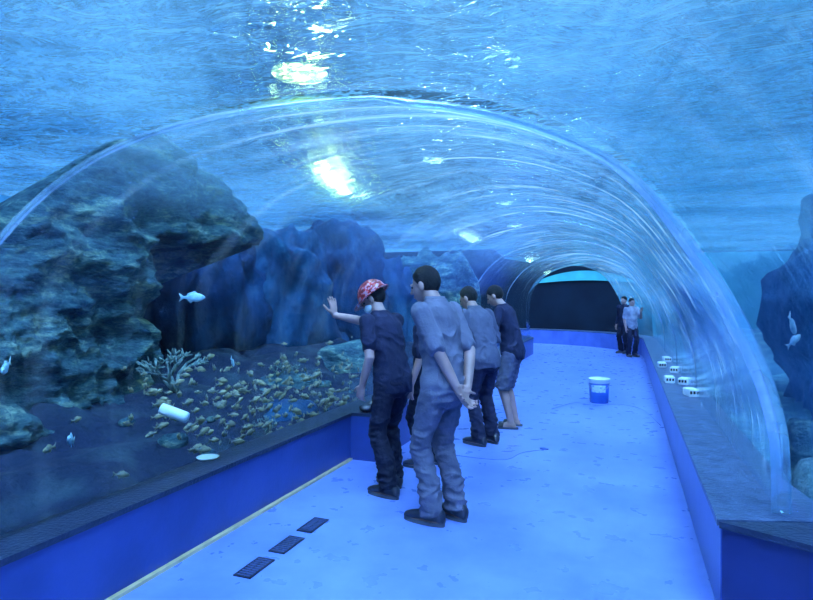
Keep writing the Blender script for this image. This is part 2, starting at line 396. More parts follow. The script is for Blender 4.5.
# ------------------------------------------------------------------ seabed and rocks
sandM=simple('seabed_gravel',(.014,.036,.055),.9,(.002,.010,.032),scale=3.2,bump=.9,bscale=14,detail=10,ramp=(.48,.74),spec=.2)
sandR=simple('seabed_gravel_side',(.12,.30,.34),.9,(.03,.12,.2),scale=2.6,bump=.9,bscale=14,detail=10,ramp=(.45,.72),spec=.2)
def seabed(x0,x1,y0,y1,hf,lab,n=60,mat=None,amp=.12):
    bm=bmesh.new(); vs=[]
    for i in range(n+1):
        r=[]
        for j in range(n+1):
            x=x0+(x1-x0)*i/n; y=y0+(y1-y0)*j/n
            r.append(bm.verts.new((x,y,hf(x,y)+amp*noise.fractal(V((x*1.6,y*1.6,0)),1,2,4))))
        vs.append(r)
    for i in range(n):
        for j in range(n): bm.faces.new((vs[i][j],vs[i+1][j],vs[i+1][j+1],vs[i][j+1]))
    return from_bm('seabed',bm,mat or sandM,kind='stuff',label=lab,category='seabed')
HL=lambda x,y:.14+.26*min(2.0,max(0,-2.68-x))
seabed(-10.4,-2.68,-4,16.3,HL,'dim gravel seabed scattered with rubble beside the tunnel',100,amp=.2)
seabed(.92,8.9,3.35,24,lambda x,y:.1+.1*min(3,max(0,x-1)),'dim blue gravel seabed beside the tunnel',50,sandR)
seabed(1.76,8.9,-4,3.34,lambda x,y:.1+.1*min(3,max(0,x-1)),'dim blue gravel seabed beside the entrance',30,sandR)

def rock_mat(name,c1,c2,c3,stretch=(1,1,1),bd=.22):
    m,nt,out=mat_base(name); L=nt.links.new
    b=N(nt,'ShaderNodeBsdfPrincipled'); L(b.outputs[0],out.inputs[0]); b.inputs['Roughness'].default_value=.9; b.inputs['Specular IOR Level'].default_value=.15
    tc=N(nt,'ShaderNodeTexCoord'); mp=N(nt,'ShaderNodeMapping'); mp.inputs['Scale'].default_value=stretch; L(tc.outputs['Object'],mp.inputs[0])
    n1=N(nt,'ShaderNodeTexNoise'); n1.inputs['Scale'].default_value=2.8; n1.inputs['Detail'].default_value=10; n1.inputs['Roughness'].default_value=.78; L(mp.outputs[0],n1.inputs['Vector'])
    cr=N(nt,'ShaderNodeValToRGB'); e=cr.color_ramp.elements; e[0].position=.4; e[0].color=(*c1,1); e[1].position=.66; e[1].color=(*c3,1)
    x=e.new(.53); x.color=(*c2,1); L(n1.outputs['Fac'],cr.inputs[0]); L(cr.outputs[0],b.inputs['Base Color'])
    n2=N(nt,'ShaderNodeTexNoise'); n2.inputs['Scale'].default_value=6; n2.inputs['Detail'].default_value=10; n2.inputs['Roughness'].default_value=.7; L(mp.outputs[0],n2.inputs['Vector'])
    bp=N(nt,'ShaderNodeBump'); bp.inputs['Strength'].default_value=1; bp.inputs['Distance'].default_value=bd; L(n2.outputs['Fac'],bp.inputs['Height']); L(bp.outputs[0],b.inputs['Normal'])
    return m
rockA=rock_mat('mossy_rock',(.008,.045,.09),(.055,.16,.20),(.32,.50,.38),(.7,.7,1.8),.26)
rockB=rock_mat('deep_rock',(.005,.034,.10),(.009,.055,.14),(.018,.095,.20),(.8,.8,.5),.10)  # blue water haze painted into the rock colour
rockC=rock_mat('far_rock',(.003,.018,.06),(.004,.030,.095),(.009,.055,.14),(.8,.8,.6),.08)  # distant rock, haze put into a bluer low-contrast colour
rockD=rock_mat('pale_rock',(.05,.13,.18),(.15,.28,.32),(.5,.6,.5))
def rock(c,r,mat,lab,seed,amp=.3,sub=5,rot=0,freq=1.0,vert=1.0):
    bm=bmesh.new(); bmesh.ops.create_icosphere(bm,subdivisions=sub,radius=1)
    o_=V((seed*5.3,seed*2.1,seed*7.7))
    R=Matrix.Rotation(rot,3,'Z')
    for v in bm.verts:
        d=v.co.normalized()
        q=V((d.x*r[0],d.y*r[1],d.z*r[2]*vert))*freq+o_
        k=1+amp*noise.fractal(q*.9,.8,2.1,5)+.7*amp*(1-abs(noise.noise(q*2.2))*3)*.5
        dd=V([math.copysign(abs(t)**.75,t) for t in d])
        p=V((dd.x*r[0],dd.y*r[1],dd.z*r[2]))*k
        v.co=R@p
    o=from_bm('rock',bm,mat,label=lab,category='rock')
    o.location=c; return o
sil=[(.6,1.5),(2.2,1.8),(3.0,2.0),(3.5,2.25),(4.08,2.70),(4.52,3.06),(4.9,3.26),(5.2,3.38),(5.45,3.34),(5.6,3.24),(5.84,3.12),(6.2,3.08),(6.45,3.02),(6.7,2.9),(6.85,2.75),(6.98,2.2),(7.05,.6)]
def hsil(y):
    for (a,b),(c,d) in zip(sil,sil[1:]):
        if a<=y<=c: return b+(d-b)*(y-a)/(c-a)
    return sil[-1][1]
bm=bmesh.new(); prev=None
NY,NZ=170,90
for i in range(NY+1):
    y=.6+(7.05-.6)*i/NY; h=hsil(y)+.03*noise.fractal(V((y*4,0,3)),.8,2,4)
    row=[]
    for j in range(NZ+1):
        t=j/NZ
        z=h*t
        n_=noise.fractal(V((y*.9,z*1.1,1.7)),.8,2.1,5)*.24+.24*(1-3*abs(noise.noise(V((y*1.1,z*2.2,7)))))+.12*noise.fractal(V((y*5,z*8,3)),.7,2,4)
        x=-4.75+n_*(1-.6*t)-.1*t-.15*max(0,(t-.9)/.1)**2+.75*max(0,min(1,(4.4-y)/1.4))*(1-t)**.8
        ry=max(0,min(1,(y-5.1)/.12)); rz=max(0,min(1,(2.2+.25*noise.noise(V((y*2,0,9)))-z)/.10))
        x-=2.5*ry*rz
        yy=y+.08*noise.noise(V((z*2,y,4)))
        row.append(bm.verts.new((x,yy,z)))
    row.append(bm.verts.new((-7.5,y,h*.7))); row.append(bm.verts.new((-7.5,y,0)))
    if prev:
        n=len(row)
        for k in range(n): bm.faces.new((prev[k],prev[(k+1)%n],row[(k+1)%n],row[k]))
    else: bm.faces.new(row)
    prev=row
bm.faces.new(prev[::-1])
from_bm('rock',bm,rockA,label='massive steep mossy artificial rock with a dark overhung recess',category='rock')
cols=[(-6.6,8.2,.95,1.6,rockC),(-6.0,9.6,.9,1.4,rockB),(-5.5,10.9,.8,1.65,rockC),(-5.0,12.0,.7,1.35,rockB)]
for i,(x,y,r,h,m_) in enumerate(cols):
    rock((x,y,h*.8),(r,r*1.15,h),m_,'tall irregular rock with blue water haze in its colour',46+i,vert=.6,amp=.34)
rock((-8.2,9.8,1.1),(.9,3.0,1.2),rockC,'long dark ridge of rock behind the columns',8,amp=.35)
rock((-4.5,13.6,1.2),(.9,1.2,1.35),rockA,'brownish rock beside the bend of the tunnel',9)
rock((-4.35,15.35,1.2),(.6,.6,1.4),rockA,'tall brownish rock inside the tunnel bend',19,vert=.5)
rock((-4.0,6.4,.3),(.4,.5,.3),rockA,'small boulder covered in algae on the seabed',10,sub=4)
rock((-4.1,8.6,.35),(.5,.6,.4),rockA,'algae-covered boulder near the curb',11,sub=4)
rock((-3.4,5.4,.2),(.28,.45,.2),rockB,'low algae-covered reef hump close behind the glass',22,sub=4)
rock((1.16,4.45,.22),(.15,.22,.26),rockD,'small pale rock with encrusting growth',13,sub=5)
rock((1.08,3.75,.24),(.12,.14,.2),rockD,'fist-sized pale stone on the gravel',14,sub=4)
rock((1.35,5.3,.2),(.2,.3,.35),rockA,'mottled algae-covered stone on the gravel',18,sub=4)
rock((3.1,8.8,1.15),(1.15,1.4,1.5),rockB,'dark rock mass in the side tank',15,sub=5)
rock((2.2,6.8,.5),(.5,.7,.85),rockB,'steep dark rock in the side tank',16,sub=5)
for i in range(24):
    x=-2.85-random.random()*1.2; y=3.4+random.random()*4.5
    s=.03+random.random()**2*.06
    rock((x,y,HL(x,y)+.02),(s,s*1.2,s*.7),rockA,'loose rubble stone on the seabed',50+i,sub=3,freq=4)

coralM=simple('coral_skin',(.12,.21,.19),.8,(.035,.09,.12),scale=20,bump=.4)
def coral(c,h,seed,lab):
    rnd=random.Random(seed); bm=bmesh.new()
    def br(p,d,l,r,k):
        q=p+d*l; limb(bm,[p,q],[r,r*.7],n=6,sub=1,ends=(k<2))
        if k==0: return
        for _ in range(rnd.choice((2,3,3))):
            dd=(d+V((rnd.uniform(-1.2,1.2),rnd.uniform(-1.2,1.2),rnd.uniform(-.4,.6)))).normalized()
            br(q,dd,l*.75,r*.72,k-1)
    for _ in range(4): br(V((0,0,0)),V((rnd.uniform(-1,1),rnd.uniform(-1,1),1)).normalized(),h*.28,h*.035,3)
    o=from_bm('coral',bm,coralM,label=lab,category='coral'); o.location=c
coral((-4.15,4.65,.58),.66,3,'branching pale green coral beside the rock')
coral((-4.0,6.4,.5),.35,5,'small branching coral on a boulder')
coral((1.14,4.0,.42),.22,7,'small pale branching coral on a rock')
coral((-3.15,4.7,.26),.22,12,'low bushy coral close behind the glass')

def fish_mesh():
    bm=bmesh.new()
    prof=[(-.42,.02,.05),(-.3,.035,.07),(-.1,.075,.16),(.12,.09,.2),(.3,.075,.16),(.42,.045,.09),(.5,.01,.02)]
    loft(bm,[(V((x,0,0)),V((0,a,0)),V((0,0,b_))) for x,a,b_ in prof],n=12)
    def fin(pts,th=.008):
        a=[bm.verts.new((x,-th,z)) for x,z in pts]; c=[bm.verts.new((x,th,z)) for x,z in pts]
        bm.faces.new(a); bm.faces.new(c[::-1]); n=len(pts)
        for i in range(n): bm.faces.new((a[i],a[(i+1)%n],c[(i+1)%n],c[i]))
    fin([(-.38,.03),(-.62,.2),(-.54,0),(-.62,-.2),(-.38,-.03)])
    fin([(.2,.16),(.05,.28),(-.25,.17),(-.28,.06),(0,.15)])
    fin([(0,-.14),(-.12,-.26),(-.28,-.1),(-.1,-.12)])
    me=bpy.data.meshes.new('fish'); bmesh.ops.recalc_face_normals(bm,faces=bm.faces); bm.to_mesh(me); bm.free()
    for p in me.polygons: p.use_smooth=True
    return me
def eye_mesh():
    bm=bmesh.new(); ell(bm,(0,0,0),(.02,.02,.02),seg=8,rings=6)
    me=bpy.data.meshes.new('eye'); bm.to_mesh(me); bm.free(); return me
fy=simple('fish_yellow_green',(.27,.28,.15),.5,(.06,.10,.11),scale=3)
fs=simple('fish_silver_blue',(.35,.6,.7),.4,(.15,.35,.5),scale=5)
fm_y=fish_mesh(); fm_y.materials.append(fy); fm_s=fish_mesh(); fm_s.materials.append(fs)
em=eye_mesh(); em.materials.append(simple('fish_eye',(.01,.01,.015),.2))
def add_fish(me,loc,L_,rz,rx=0,ry=0,group=None,lab=''):
    o=new_obj('fish',me,None,label=lab,category='fish'); o.location=loc; o.scale=(L_,)*3; o.rotation_euler=(rx,ry,rz)
    if group: o['group']=group
    for s in (-1,1):
        if L_>.11:
            e_=new_obj('eye',em,None,parent=o); e_.location=(.38,s*.05,.03)
for i in range(285):
    y=3.5+random.random()*2.6 if i%8 else 2.8+random.random()*5
    x=-2.82-random.random()**1.6*1.0
    z=HL(x,y)+.08+random.random()**1.2*.5
    add_fish(fm_y,(x,y,z),.07+random.random()*.06,random.uniform(-.5,.5)+random.choice((1.57,-1.57,1.2,2.0,1.4)),0,random.uniform(-.4,.4),'schooling reef fish over the seabed','small yellow-brown reef fish schooling above the seabed')
def ray(px,py,d):
    a=(px-406)/590; z=1.52-(py-297)/590*d
    return V((d*(-.3494+a*.937),d*(.937+a*.3494),z))
add_fish(fm_s,ray(193,297,5.2),.2,.55,group='silver fish',lab='silver-blue fish swimming in open water')
add_fish(fm_s,ray(232,362,5.5),.12,1.9,0,.8,group='silver fish',lab='silver-blue fish swimming nose-up near the rock')
add_fish(fm_s,ray(70,440,3.5),.16,-.9,0,-.3,group='silver fish',lab='silver-blue fish by the foot of the rock')
add_fish(fm_s,ray(792,325,3.9),.16,1.0,0,.9,group='silver fish',lab='silver-blue fish swimming nose-up in the side tank')
add_fish(fm_s,ray(794,340,3.7),.12,.6,0,-.6,group='silver fish',lab='smaller silver-blue fish in the side tank')
add_fish(fm_s,ray(5,367,3.5),.16,-.9,0,.3,group='silver fish',lab='silver-blue fish close to the rock outcrop')
whM=simple('white_plastic',(.75,.88,.9),.4,(.6,.75,.8),scale=6)
bm=bmesh.new()
loft(bm,[(V((x,0,0)),V((0,r,0)),V((0,0,r))) for x,r in ((-.12,.035),(-.115,.045),(.09,.045),(.11,.04),(.115,.03))],n=20)
o=from_bm('plastic_bottle',bm,whM,label='white plastic cylinder lying tilted above the seabed',category='bottle'); o.location=ray(174,413,4.05); o.rotation_euler=(0,.35,.35); o.scale=(.85,.85,.85)
bm=bmesh.new(); loft(bm,[(V((x*.0,0,z)),V((r,0,0)),V((0,r,0))) for x,z,r in ((0,0,.03),(0,.006,.06),(0,.018,.075),(0,.012,.06),(0,.01,.01))],n=24)
o=from_bm('dish',bm,whM,label='small white dish lying on the seabed',category='dish'); o.location=ray(207,459,3.95)

# ------------------------------------------------------------------ lamps over the water
hous=simple('lamp_housing',(.3,.33,.36),.4,metal=.6)
for i,(x,y,z,c,st,gl,sc_) in enumerate(((-3.0,5.05,3.72,(.78,1,.28),26,110,.85),(-2.86,8.96,3.72,(.75,1,.95),30,16,.6),(-2.65,13.6,3.72,(.75,1,.8),25,10,.6),(-3.2,18.0,3.72,(.8,1,.45),20,8,.8))):
    E=empty('flood_lamp',(x,y,z),label='round flood lamp hanging above the tank water',category='lamp',group='flood lamps above the tank')
    bm=bmesh.new(); loft(bm,[(V((0,0,h)),V((r*sc_,0,0)),V((0,r*sc_,0))) for h,r in ((0,.37),(.06,.36),(.16,.16),(.3,.06),(.34,.05))],n=24); from_bm('lamp_housing',bm,hous,parent=E)
    lw=simple('lamp_glow',(1,1,.9),.5,emit=c,estr=st)
    bm=bmesh.new(); ell(bm,(0,0,-.01),(.32*sc_,.32*sc_,.05),seg=32,rings=10); from_bm('lens',bm,lw,parent=E)
    ld=bpy.data.lights.new('flood_glow','POINT'); ld.energy=gl; ld.color=c; ld.shadow_soft_size=.05
    lo=bpy.data.objects.new('flood_glow',ld); COL.objects.link(lo); lo.location=(x,y,z-.1)
sd=bpy.data.lights.new('daylight','SUN'); sd.energy=19; sd.angle=.55; sd.color=(.40,.62,1)
so=bpy.data.objects.new('daylight',sd); COL.objects.link(so); so.rotation_euler=(math.radians(24),math.radians(16),0)

# ------------------------------------------------------------------ people
SK=simple('skin',(.34,.2,.19),.5,(.26,.16,.15),scale=10); HAIR=simple('black_hair',(.004,.005,.01),.6,(.008,.01,.016),scale=60,bump=.6,bscale=120,spec=.2)
SHOE=simple('black_shoe',(.012,.014,.03),.45); SOLE=simple('shoe_sole',(.05,.06,.09),.7)
EYEW=simple('eye_dark',(.02,.02,.03),.2)
def cloth(name,c,c2=None): return simple(name,c,.85,c2,scale=5,bump=.2,bscale=70,spec=.15)
def ik(a,b,l1,l2,pole):
    d=b-a; L_=d.length
    if L_>l1+l2-.004: b=a+d.normalized()*(l1+l2-.004); d=b-a; L_=d.length
    x=(l1*l1-l2*l2+L_*L_)/(2*L_); h=math.sqrt(max(0,l1*l1-x*x)); dn=d.normalized()
    p=(pole-dn*pole.dot(dn)).normalized()
    return a+dn*x+p*h,b
def hand(bm,w,d,n,side,curl):
    d=d.normalized(); n=(n-d*n.dot(d)).normalized(); a=d.cross(n).normalized()
    k=w+d*.09
    loft(bm,[(w-d*.01,a*.026,n*.022),(w+d*.03,a*.035,n*.018),(w+d*.065,a*.042,n*.015),(k,a*.041,n*.013),(k+d*.008,a*.034,n*.009)],n=14)
    for i,(o_,l) in enumerate(((-.031,.062),(-.0105,.078),(.0105,.082),(.031,.07))):
        if side<0: o_=-o_
        p=w+d*.085+a*o_; pts=[p];ang=0; dirs=(d+a*o_*5).normalized()
        for f,cu in ((.45,.6),(.3,1.0),(.25,.8)):
            ang+=curl*cu; dv=dirs*math.cos(ang)+n*math.sin(ang); p=p+dv*l*f; pts.append(p)
        limb(bm,pts,[.0098,.009,.0082,.007],n=8,sub=1)
    sgn=1 if side>0 else -1
    p=w+d*.025+a*.028*sgn
    t1=(d*.65+a*.75*sgn+n*.25).normalized(); t2=(d*.85+a*.4*sgn+n*(.25+curl*.3)).normalized()
    limb(bm,[p,p+t1*.045,p+t1*.045+t2*.03,p+t1*.045+t2*.055],[.015,.012,.010,.008],n=8,sub=1)

def person(label,loc,face,H=1.7,lean=0,side=0,head=(0,0),arms=None,feet=((-.1,0),(.1,0)),footang=(0.1,-0.1),
           shirt=None,sleeve=.8,trouser=None,tlen=1.0,helmet=False,mask=False,footwear='shoe',vox=.0075,seed=1,pelv=(0,0),jut=0,slim=.93):
    ang=math.atan2(-face[0],face[1])
    P=empty('person',loc,(0,0,ang),label=label,category='person'); P.scale=(H/1.7,)*3
    MW=Matrix.LocRotScale(V(loc),Euler((0,0,ang)),V((H/1.7,)*3)).inverted()
    def sp(z):
        t=max(0,(z-.88)/.6)
        return V((pelv[0]+side*t,pelv[1]+lean*t**1.15,z-lean*lean*.5*t))
    tl=Euler((-math.atan(lean*.8),0,0)).to_matrix()
    X=V((1,0,0)); Y=tl@V((0,1,0))
    T=[(.79,.12,.085),(.85,.155,.105),(.92,.165,.112),(1.02,.142,.098),(1.14,.146,.10),(1.26,.172,.112),(1.35,.182,.108),(1.41,.15,.085),(1.45,.085,.065),(1.48,.056,.056)]
    T=[(z,a*slim,b*slim) for z,a,b in T]
    hips=[sp(.9)+V((s*.085,0,-.0)) for s in (-1,1)]
    legs=[]
    for i,s in enumerate((-1,1)):
        ank=V((feet[i][0],feet[i][1],.085)); fa=footang[i]; fd=V((-math.sin(fa),math.cos(fa),0))
        kn,ank=ik(hips[i],ank,.425,.42,fd)
        legs.append((hips[i],kn,ank,fd))
    sh=[sp(1.385)+V((s*.175*slim/.93,0,0)) for s in (-1,1)]
    arms=arms or {}
    AR=[]
    for i,s in enumerate((-1,1)):
        a=arms.get(i) or dict(w=V((s*.25,.04,.84)),pole=V((s*.2,-1,0)),d=V((0,.15,-1)),n=V((-s,0,0)),curl=.35)
        tg=MW@V(a['W']) if 'W' in a else V(a['w'])
        el,wr=ik(sh[i],tg,.30,.265,V(a['pole']))
        AR.append((sh[i],el,wr,V(a['d']),V(a['n']),a.get('curl',.35)))
    hc=sp(1.49)+V((0,.02+lean*.1+jut,.095-jut*.3))
    Mh=Matrix.Translation(hc)@Euler((math.radians(head[1]),0,math.radians(head[0]))).to_matrix().to_4x4()
    bm=bmesh.new()
    loft(bm,[(sp(z),X*rx,Y*ry) for z,rx,ry in T])
    limb(bm,[sp(1.42),hc+V((0,-.015,-.03))],[.060,.052])
    bl=.82 if tlen>=1 else 1
    for s,(h,k,a,fd) in zip((-1,1),legs):
        limb(bm,[h,h.lerp(k,.5),k,k.lerp(a,.35)+fd*-.01,a],[.080*bl,.070*bl,.054*bl,.053*bl,.036])
        sd_=V((fd.y,-fd.x,0))
        g=V((a.x,a.y,0))
        loft(bm,[(g+fd*y+V((0,0,h_)),sd_*w_,V((0,0,1))*h_) for y,w_,h_ in ((-.06,.02,.025),(-.04,.032,.04),(.02,.034,.05),(.08,.038,.035),(.13,.042,.024),(.17,.036,.016),(.19,.02,.01))],n=12)
    for s,(a,e_,w_,d,n,cu) in zip((-1,1),AR):
        limb(bm,[a,a.lerp(e_,.5),e_,e_.lerp(w_,.4),w_],[.048,.042,.039,.037,.026])
        hand(bm,w_,d,n,s,cu)
    ell(bm,(0,-.012,.02),(.076,.096,.098),Mh); ell(bm,(0,.028,-.03),(.063,.068,.083),Mh); ell(bm,(0,.036,-.082),(.046,.05,.034),Mh)
    ell(bm,(0,.1,-.018),(.012,.016,.03),Mh,12,8); ell(bm,(0,.112,-.034),(.017,.016,.012),Mh,12,8)
    ell(bm,(0,.09,-.063),(.026,.014,.007),Mh,12,8); ell(bm,(0,.09,-.075),(.022,.013,.007),Mh,12,8)
    ell(bm,(-.03,.084,.014),(.024,.012,.009),Mh,12,8); ell(bm,(.03,.084,.014),(.024,.012,.009),Mh,12,8)
    for s in (-1,1): ell(bm,(s*.079,-.005,-.015),(.011,.022,.034),Mh,12,8)
    me=fuse(bm,vox,2,.4); new_obj('body',me,SK,P)
    for s in (-1,1):
        bm=bmesh.new(); ell(bm,(s*.031,.083,-.003),(.014,.011,.008),Mh,12,8); from_bm('eye',bm,EYEW,parent=P)
    bm=bmesh.new(); vs=ell(bm,(0,0,0),(1,1,1),None,48,36)
    for v in vs:
        d=v.co.normalized()
        f=max(0,min(1,(d.y+.2)/1.0))
        low=-.80+1.30*f**.8
        if abs(d.x)>.6 and d.y<.35: low=min(low,-.45+.5*max(0,d.y))
        t=max(0,min(1,(d.z-low+.25)/.35)); t=t*t*(3-2*t)
        grow=.05*max(0,d.z)
        k=.90+(.080+grow)*t
        k*=1+(.025*noise.noise(d*7+V((seed,0,0)))+.025*noise.noise(d*18+V((0,seed,0))))*t
        v.co=Mh@V((d.x*.082*k,-.013+d.y*.103*k,.018+d.z*.106*k))
    from_bm('hair',bm,HAIR,parent=P)
    # shirt
    bm=bmesh.new(); e_=.020
    R=[(.80,.172*slim/.93,.125),(.84,.176*slim/.93,.13)]+[(z,rx+e_+(.010 if z<1.16 else 0),ry+e_+(.012 if z<1.16 else 0)) for z,rx,ry in T[2:8]]+[(1.45,.088,.073),(1.47,.07,.066)]
    loft(bm,[(sp(z),X*rx,Y*ry) for z,rx,ry in R],n=26)
    for s,(a,el,w_,d,n,cu) in zip((-1,1),AR):
        if sleeve<=1:
            q=a.lerp(el,sleeve); limb(bm,[a,a.lerp(q,.5),q],[.065,.060,.060],ends=True)
        else:
            q=el.lerp(w_,sleeve-1); limb(bm,[a,a.lerp(el,.5),el,q],[.065,.058,.053,.045])
    me=fuse(bm,vox*1.1,3); wrinkle(me,.014,(7,7,6),seed,lambda p:1.2 if p.z<1.25 else .6); new_obj('shirt',me,shirt,P)
    if shirt in COLLAR:
        bm=bmesh.new()
        c0=sp(1.465)+V((0,.01,0)); ring=[]
        for i in range(24):
            t=2*math.pi*i/24
            o_=V((math.sin(t)*.064,-math.cos(t)*.064,0))
            ring.append([bm.verts.new(c0+o_*1.22+V((0,0,-.022))),bm.verts.new(c0+o_*1.03+V((0,-.004,.022))),bm.verts.new(c0+o_*.95+V((0,-.004,.018))),bm.verts.new(c0+o_*1.1+V((0,0,-.026)))])
        for i in range(24):
            A,B=ring[i],ring[(i+1)%24]
            for k in range(4): bm.faces.new((A[k],A[(k+1)%4],B[(k+1)%4],B[k]))
        from_bm('collar',bm,shirt,parent=P)
    # trousers
    bm=bmesh.new()
    loft(bm,[(sp(z),X*rx,Y*ry) for z,rx,ry in ((.76,.09,.085),(.80,.145,.108),(.86,.165,.12),(.93,.165,.118),(1.0,.15,.108))],n=24)
    for h,k,a,fd in legs:
        if tlen>=1:
            e2=V((a.x,a.y,.07))
            limb(bm,[h,h.lerp(k,.5),k,k.lerp(a,.5)-fd*.014,e2],[.094,.085,.070,.069,.074],ends=False,sub=4)
        else:
            e2=h.lerp(k,tlen/.55) if tlen<.55 else k.lerp(a,(tlen-.55)/.45)
            limb(bm,[h,h.lerp(e2,.5),e2],[.100,.094,.090],ends=False,sub=4)
    me=fuse(bm,vox*1.1,3)
    wrinkle(me,.014,(6,6,12),seed+5,lambda p:(1.4 if p.z<.3 else (1.1 if .38<p.z<.62 else .7)))
    new_obj('trousers',me,trouser,P)
    for h,k,a,fd in legs:
        sd_=V((fd.y,-fd.x,0)); g=V((a.x,a.y,0)); Z=V((0,0,1))
        if footwear=='shoe':
            bm=bmesh.new()
            loft(bm,[(g+fd*y+Z*(.018+h_),sd_*w_,Z*h_) for y,w_,h_ in ((-.085,.02,.02),(-.075,.037,.042),(-.04,.043,.05),(.02,.044,.05),(.07,.046,.04),(.12,.05,.03),(.17,.047,.024),(.205,.032,.017),(.215,.015,.01))],n=16)
            so_=from_bm('shoe',bm,SHOE,parent=P)
        bm=bmesh.new()
        pts=[]
        for i in range(28):
            t=2*math.pi*i/28; yy=.065+.153*math.cos(t); ww=(.046+.006*math.cos(t))*math.copysign(abs(math.sin(t))**.8,math.sin(t))
            pts.append((yy,ww))
        lo=[bm.verts.new(g+fd*y+sd_*w_+Z*.001) for y,w_ in pts]; hi=[bm.verts.new(g+fd*y+sd_*w_+Z*.025) for y,w_ in pts]
        bm.faces.new(lo[::-1]); bm.faces.new(hi)
        for i in range(28): bm.faces.new((lo[i],lo[(i+1)%28],hi[(i+1)%28],hi[i]))
        if footwear=='shoe':
            from_bm('sole',bm,SOLE,smooth=False,parent=so_)
        else:
            sl_=from_bm('slipper',bm,SOLE,smooth=False,parent=P)
            bm=bmesh.new()
            prev=None
            for i in range(13):
                t=math.pi*i/12
                c=g+fd*.11+sd_*(.052*math.cos(t))+Z*(.02+.045*math.sin(t))
                q=[bm.verts.new(c+fd*.03+Z*.0),bm.verts.new(c-fd*.03+Z*.006)]
                if prev: bm.faces.new((prev[0],prev[1],q[1],q[0]))
                prev=q
            from_bm('strap',bm,SHOE,parent=sl_)
    if helmet:
        bm=bmesh.new(); rings=[]
        for i in range(14):
            t=i/13*math.pi/2; z=.02+.124*math.sin(t); k=math.cos(t)+.001
            rings.append((V((0,-.01,z)),V((.112*k,0,0)),V((0,.135*k,0))))
        loft(bm,rings,n=40)
        for v in bm.verts:
            if abs(v.co.x)<.022 and v.co.z>.06: v.co.z+=.01
            if .045<abs(v.co.x)<.06 and v.co.z>.06: v.co.z+=.005
        for v in bm.verts: v.co=Mh@(Matrix.Rotation(-.1,4,'X')@v.co)
        m,nt,out=mat_base('red_hard_hat'); L=nt.links.new
        bs=N(nt,'ShaderNodeBsdfPrincipled'); L(bs.outputs[0],out.inputs[0]); bs.inputs['Roughness'].default_value=.3
        tc=N(nt,'ShaderNodeTexCoord'); vo=N(nt,'ShaderNodeTexNoise'); vo.inputs['Scale'].default_value=34; vo.inputs['Detail'].default_value=4; L(tc.outputs['Object'],vo.inputs['Vector'])
        cr=N(nt,'ShaderNodeValToRGB'); cr.color_ramp.interpolation='CONSTANT'; cr.color_ramp.elements[0].color=(.14,.006,.012,1); cr.color_ramp.elements[1].position=.53; cr.color_ramp.elements[1].color=(.34,.2,.26,1)
        x=cr.color_ramp.elements.new(.46); x.color=(.42,.010,.018,1)
        L(vo.outputs['Fac'],cr.inputs[0]); L(cr.outputs[0],bs.inputs['Base Color'])
        hh=from_bm('hard_hat',bm,m,parent=P,label='dark red hard hat with a pale broken pattern')
        bm=bmesh.new(); inn=[];out_=[];i2=[];o2=[]
        for i in range(40):
            t=2*math.pi*i/40; c,s_=math.cos(t),math.sin(t)
            ex=.022+(.05*max(0,s_)**3)
            for lst,k,z in ((inn,0,.026),(out_,ex,.018),(i2,0,.016),(o2,ex,.010)):
                lst.append(bm.verts.new(Mh@(Matrix.Rotation(-.1,4,'X')@V((c*(.110+k),-.01+s_*(.133+k),z)))))
        for i in range(40):
            j=(i+1)%40
            for A,B in ((inn,out_),(out_,o2),(o2,i2),(i2,inn)): bm.faces.new((A[i],A[j],B[j],B[i]))
        from_bm('brim',bm,m,parent=hh)
    if mask:
        bm=bmesh.new(); ell(bm,(0,.052,-.06),(.066,.068,.05),Mh,20,12)
        from_bm('face_mask',bm,simple('mask_cloth',(.7,.82,.9),.8),parent=P,label='white cloth face mask')
    return P

GREY=cloth('grey_blue_work_shirt',(.12,.125,.185),(.09,.095,.145))
GREYT=cloth('grey_blue_work_trousers',(.095,.10,.155),(.072,.077,.125))
NAVY=cloth('navy_shirt',(.014,.018,.048),(.009,.012,.036)); BLK=cloth('black_trousers',(.011,.013,.032),(.007,.009,.023))
GREY2=cloth('grey_shirt',(.07,.08,.135),(.057,.064,.11)); DARKT=cloth('dark_trousers',(.014,.017,.045),(.01,.012,.034))
SHORT=cloth('grey_shorts',(.08,.09,.15)); PALE=cloth('pale_patterned_shirt',(.3,.33,.42),(.12,.14,.22))
COLLAR=(GREY,GREY2)

person('man in grey-blue workwear standing with hands clasped behind his back',(-1.15,3.83,0),(-.93,.36),1.75,lean=.07,head=(12,-14),jut=.06,pelv=(0,.01),
  arms={0:dict(w=(-.045,-.15,.87),pole=(-1,-.5,-.1),d=(.55,-.25,-.75),n=(.3,-1,0),curl=.6),
        1:dict(w=(.06,-.14,.89),pole=(1,-.5,-.1),d=(-.75,-.15,-.5),n=(-.2,-1,.2),curl=.55)},
  feet=((-.09,.03),(.09,-.03)),footang=(.15,-.15),shirt=GREY,sleeve=.82,trouser=GREYT,seed=1,vox=.0065,slim=.88)
person('man in red hard hat and navy shirt pressing the glass',(-1.70,4.28,0),(-.92,.39),1.65,lean=.17,head=(24,-32),jut=.03,
  arms={1:dict(W=(-2.44,4.44,1.38),pole=(.3,0,-1),d=(-.1,.12,1),n=(-.1,1,.1),curl=.12),
        0:dict(w=(-.2,.16,.86),pole=(-.4,-1,0),d=(.1,.4,-1),n=(1,.2,0),curl=.5)},
  feet=((-.12,-.07),(.1,.10)),footang=(.1,-.1),shirt=NAVY,sleeve=.7,trouser=BLK,helmet=True,mask=True,seed=3,vox=.0065,slim=.88)
person('man in dark clothes standing close behind the others',(-1.68,5.05,0),(-.98,.2),1.52,head=(0,-15),
  shirt=NAVY,sleeve=.8,trouser=BLK,seed=9,vox=.012)
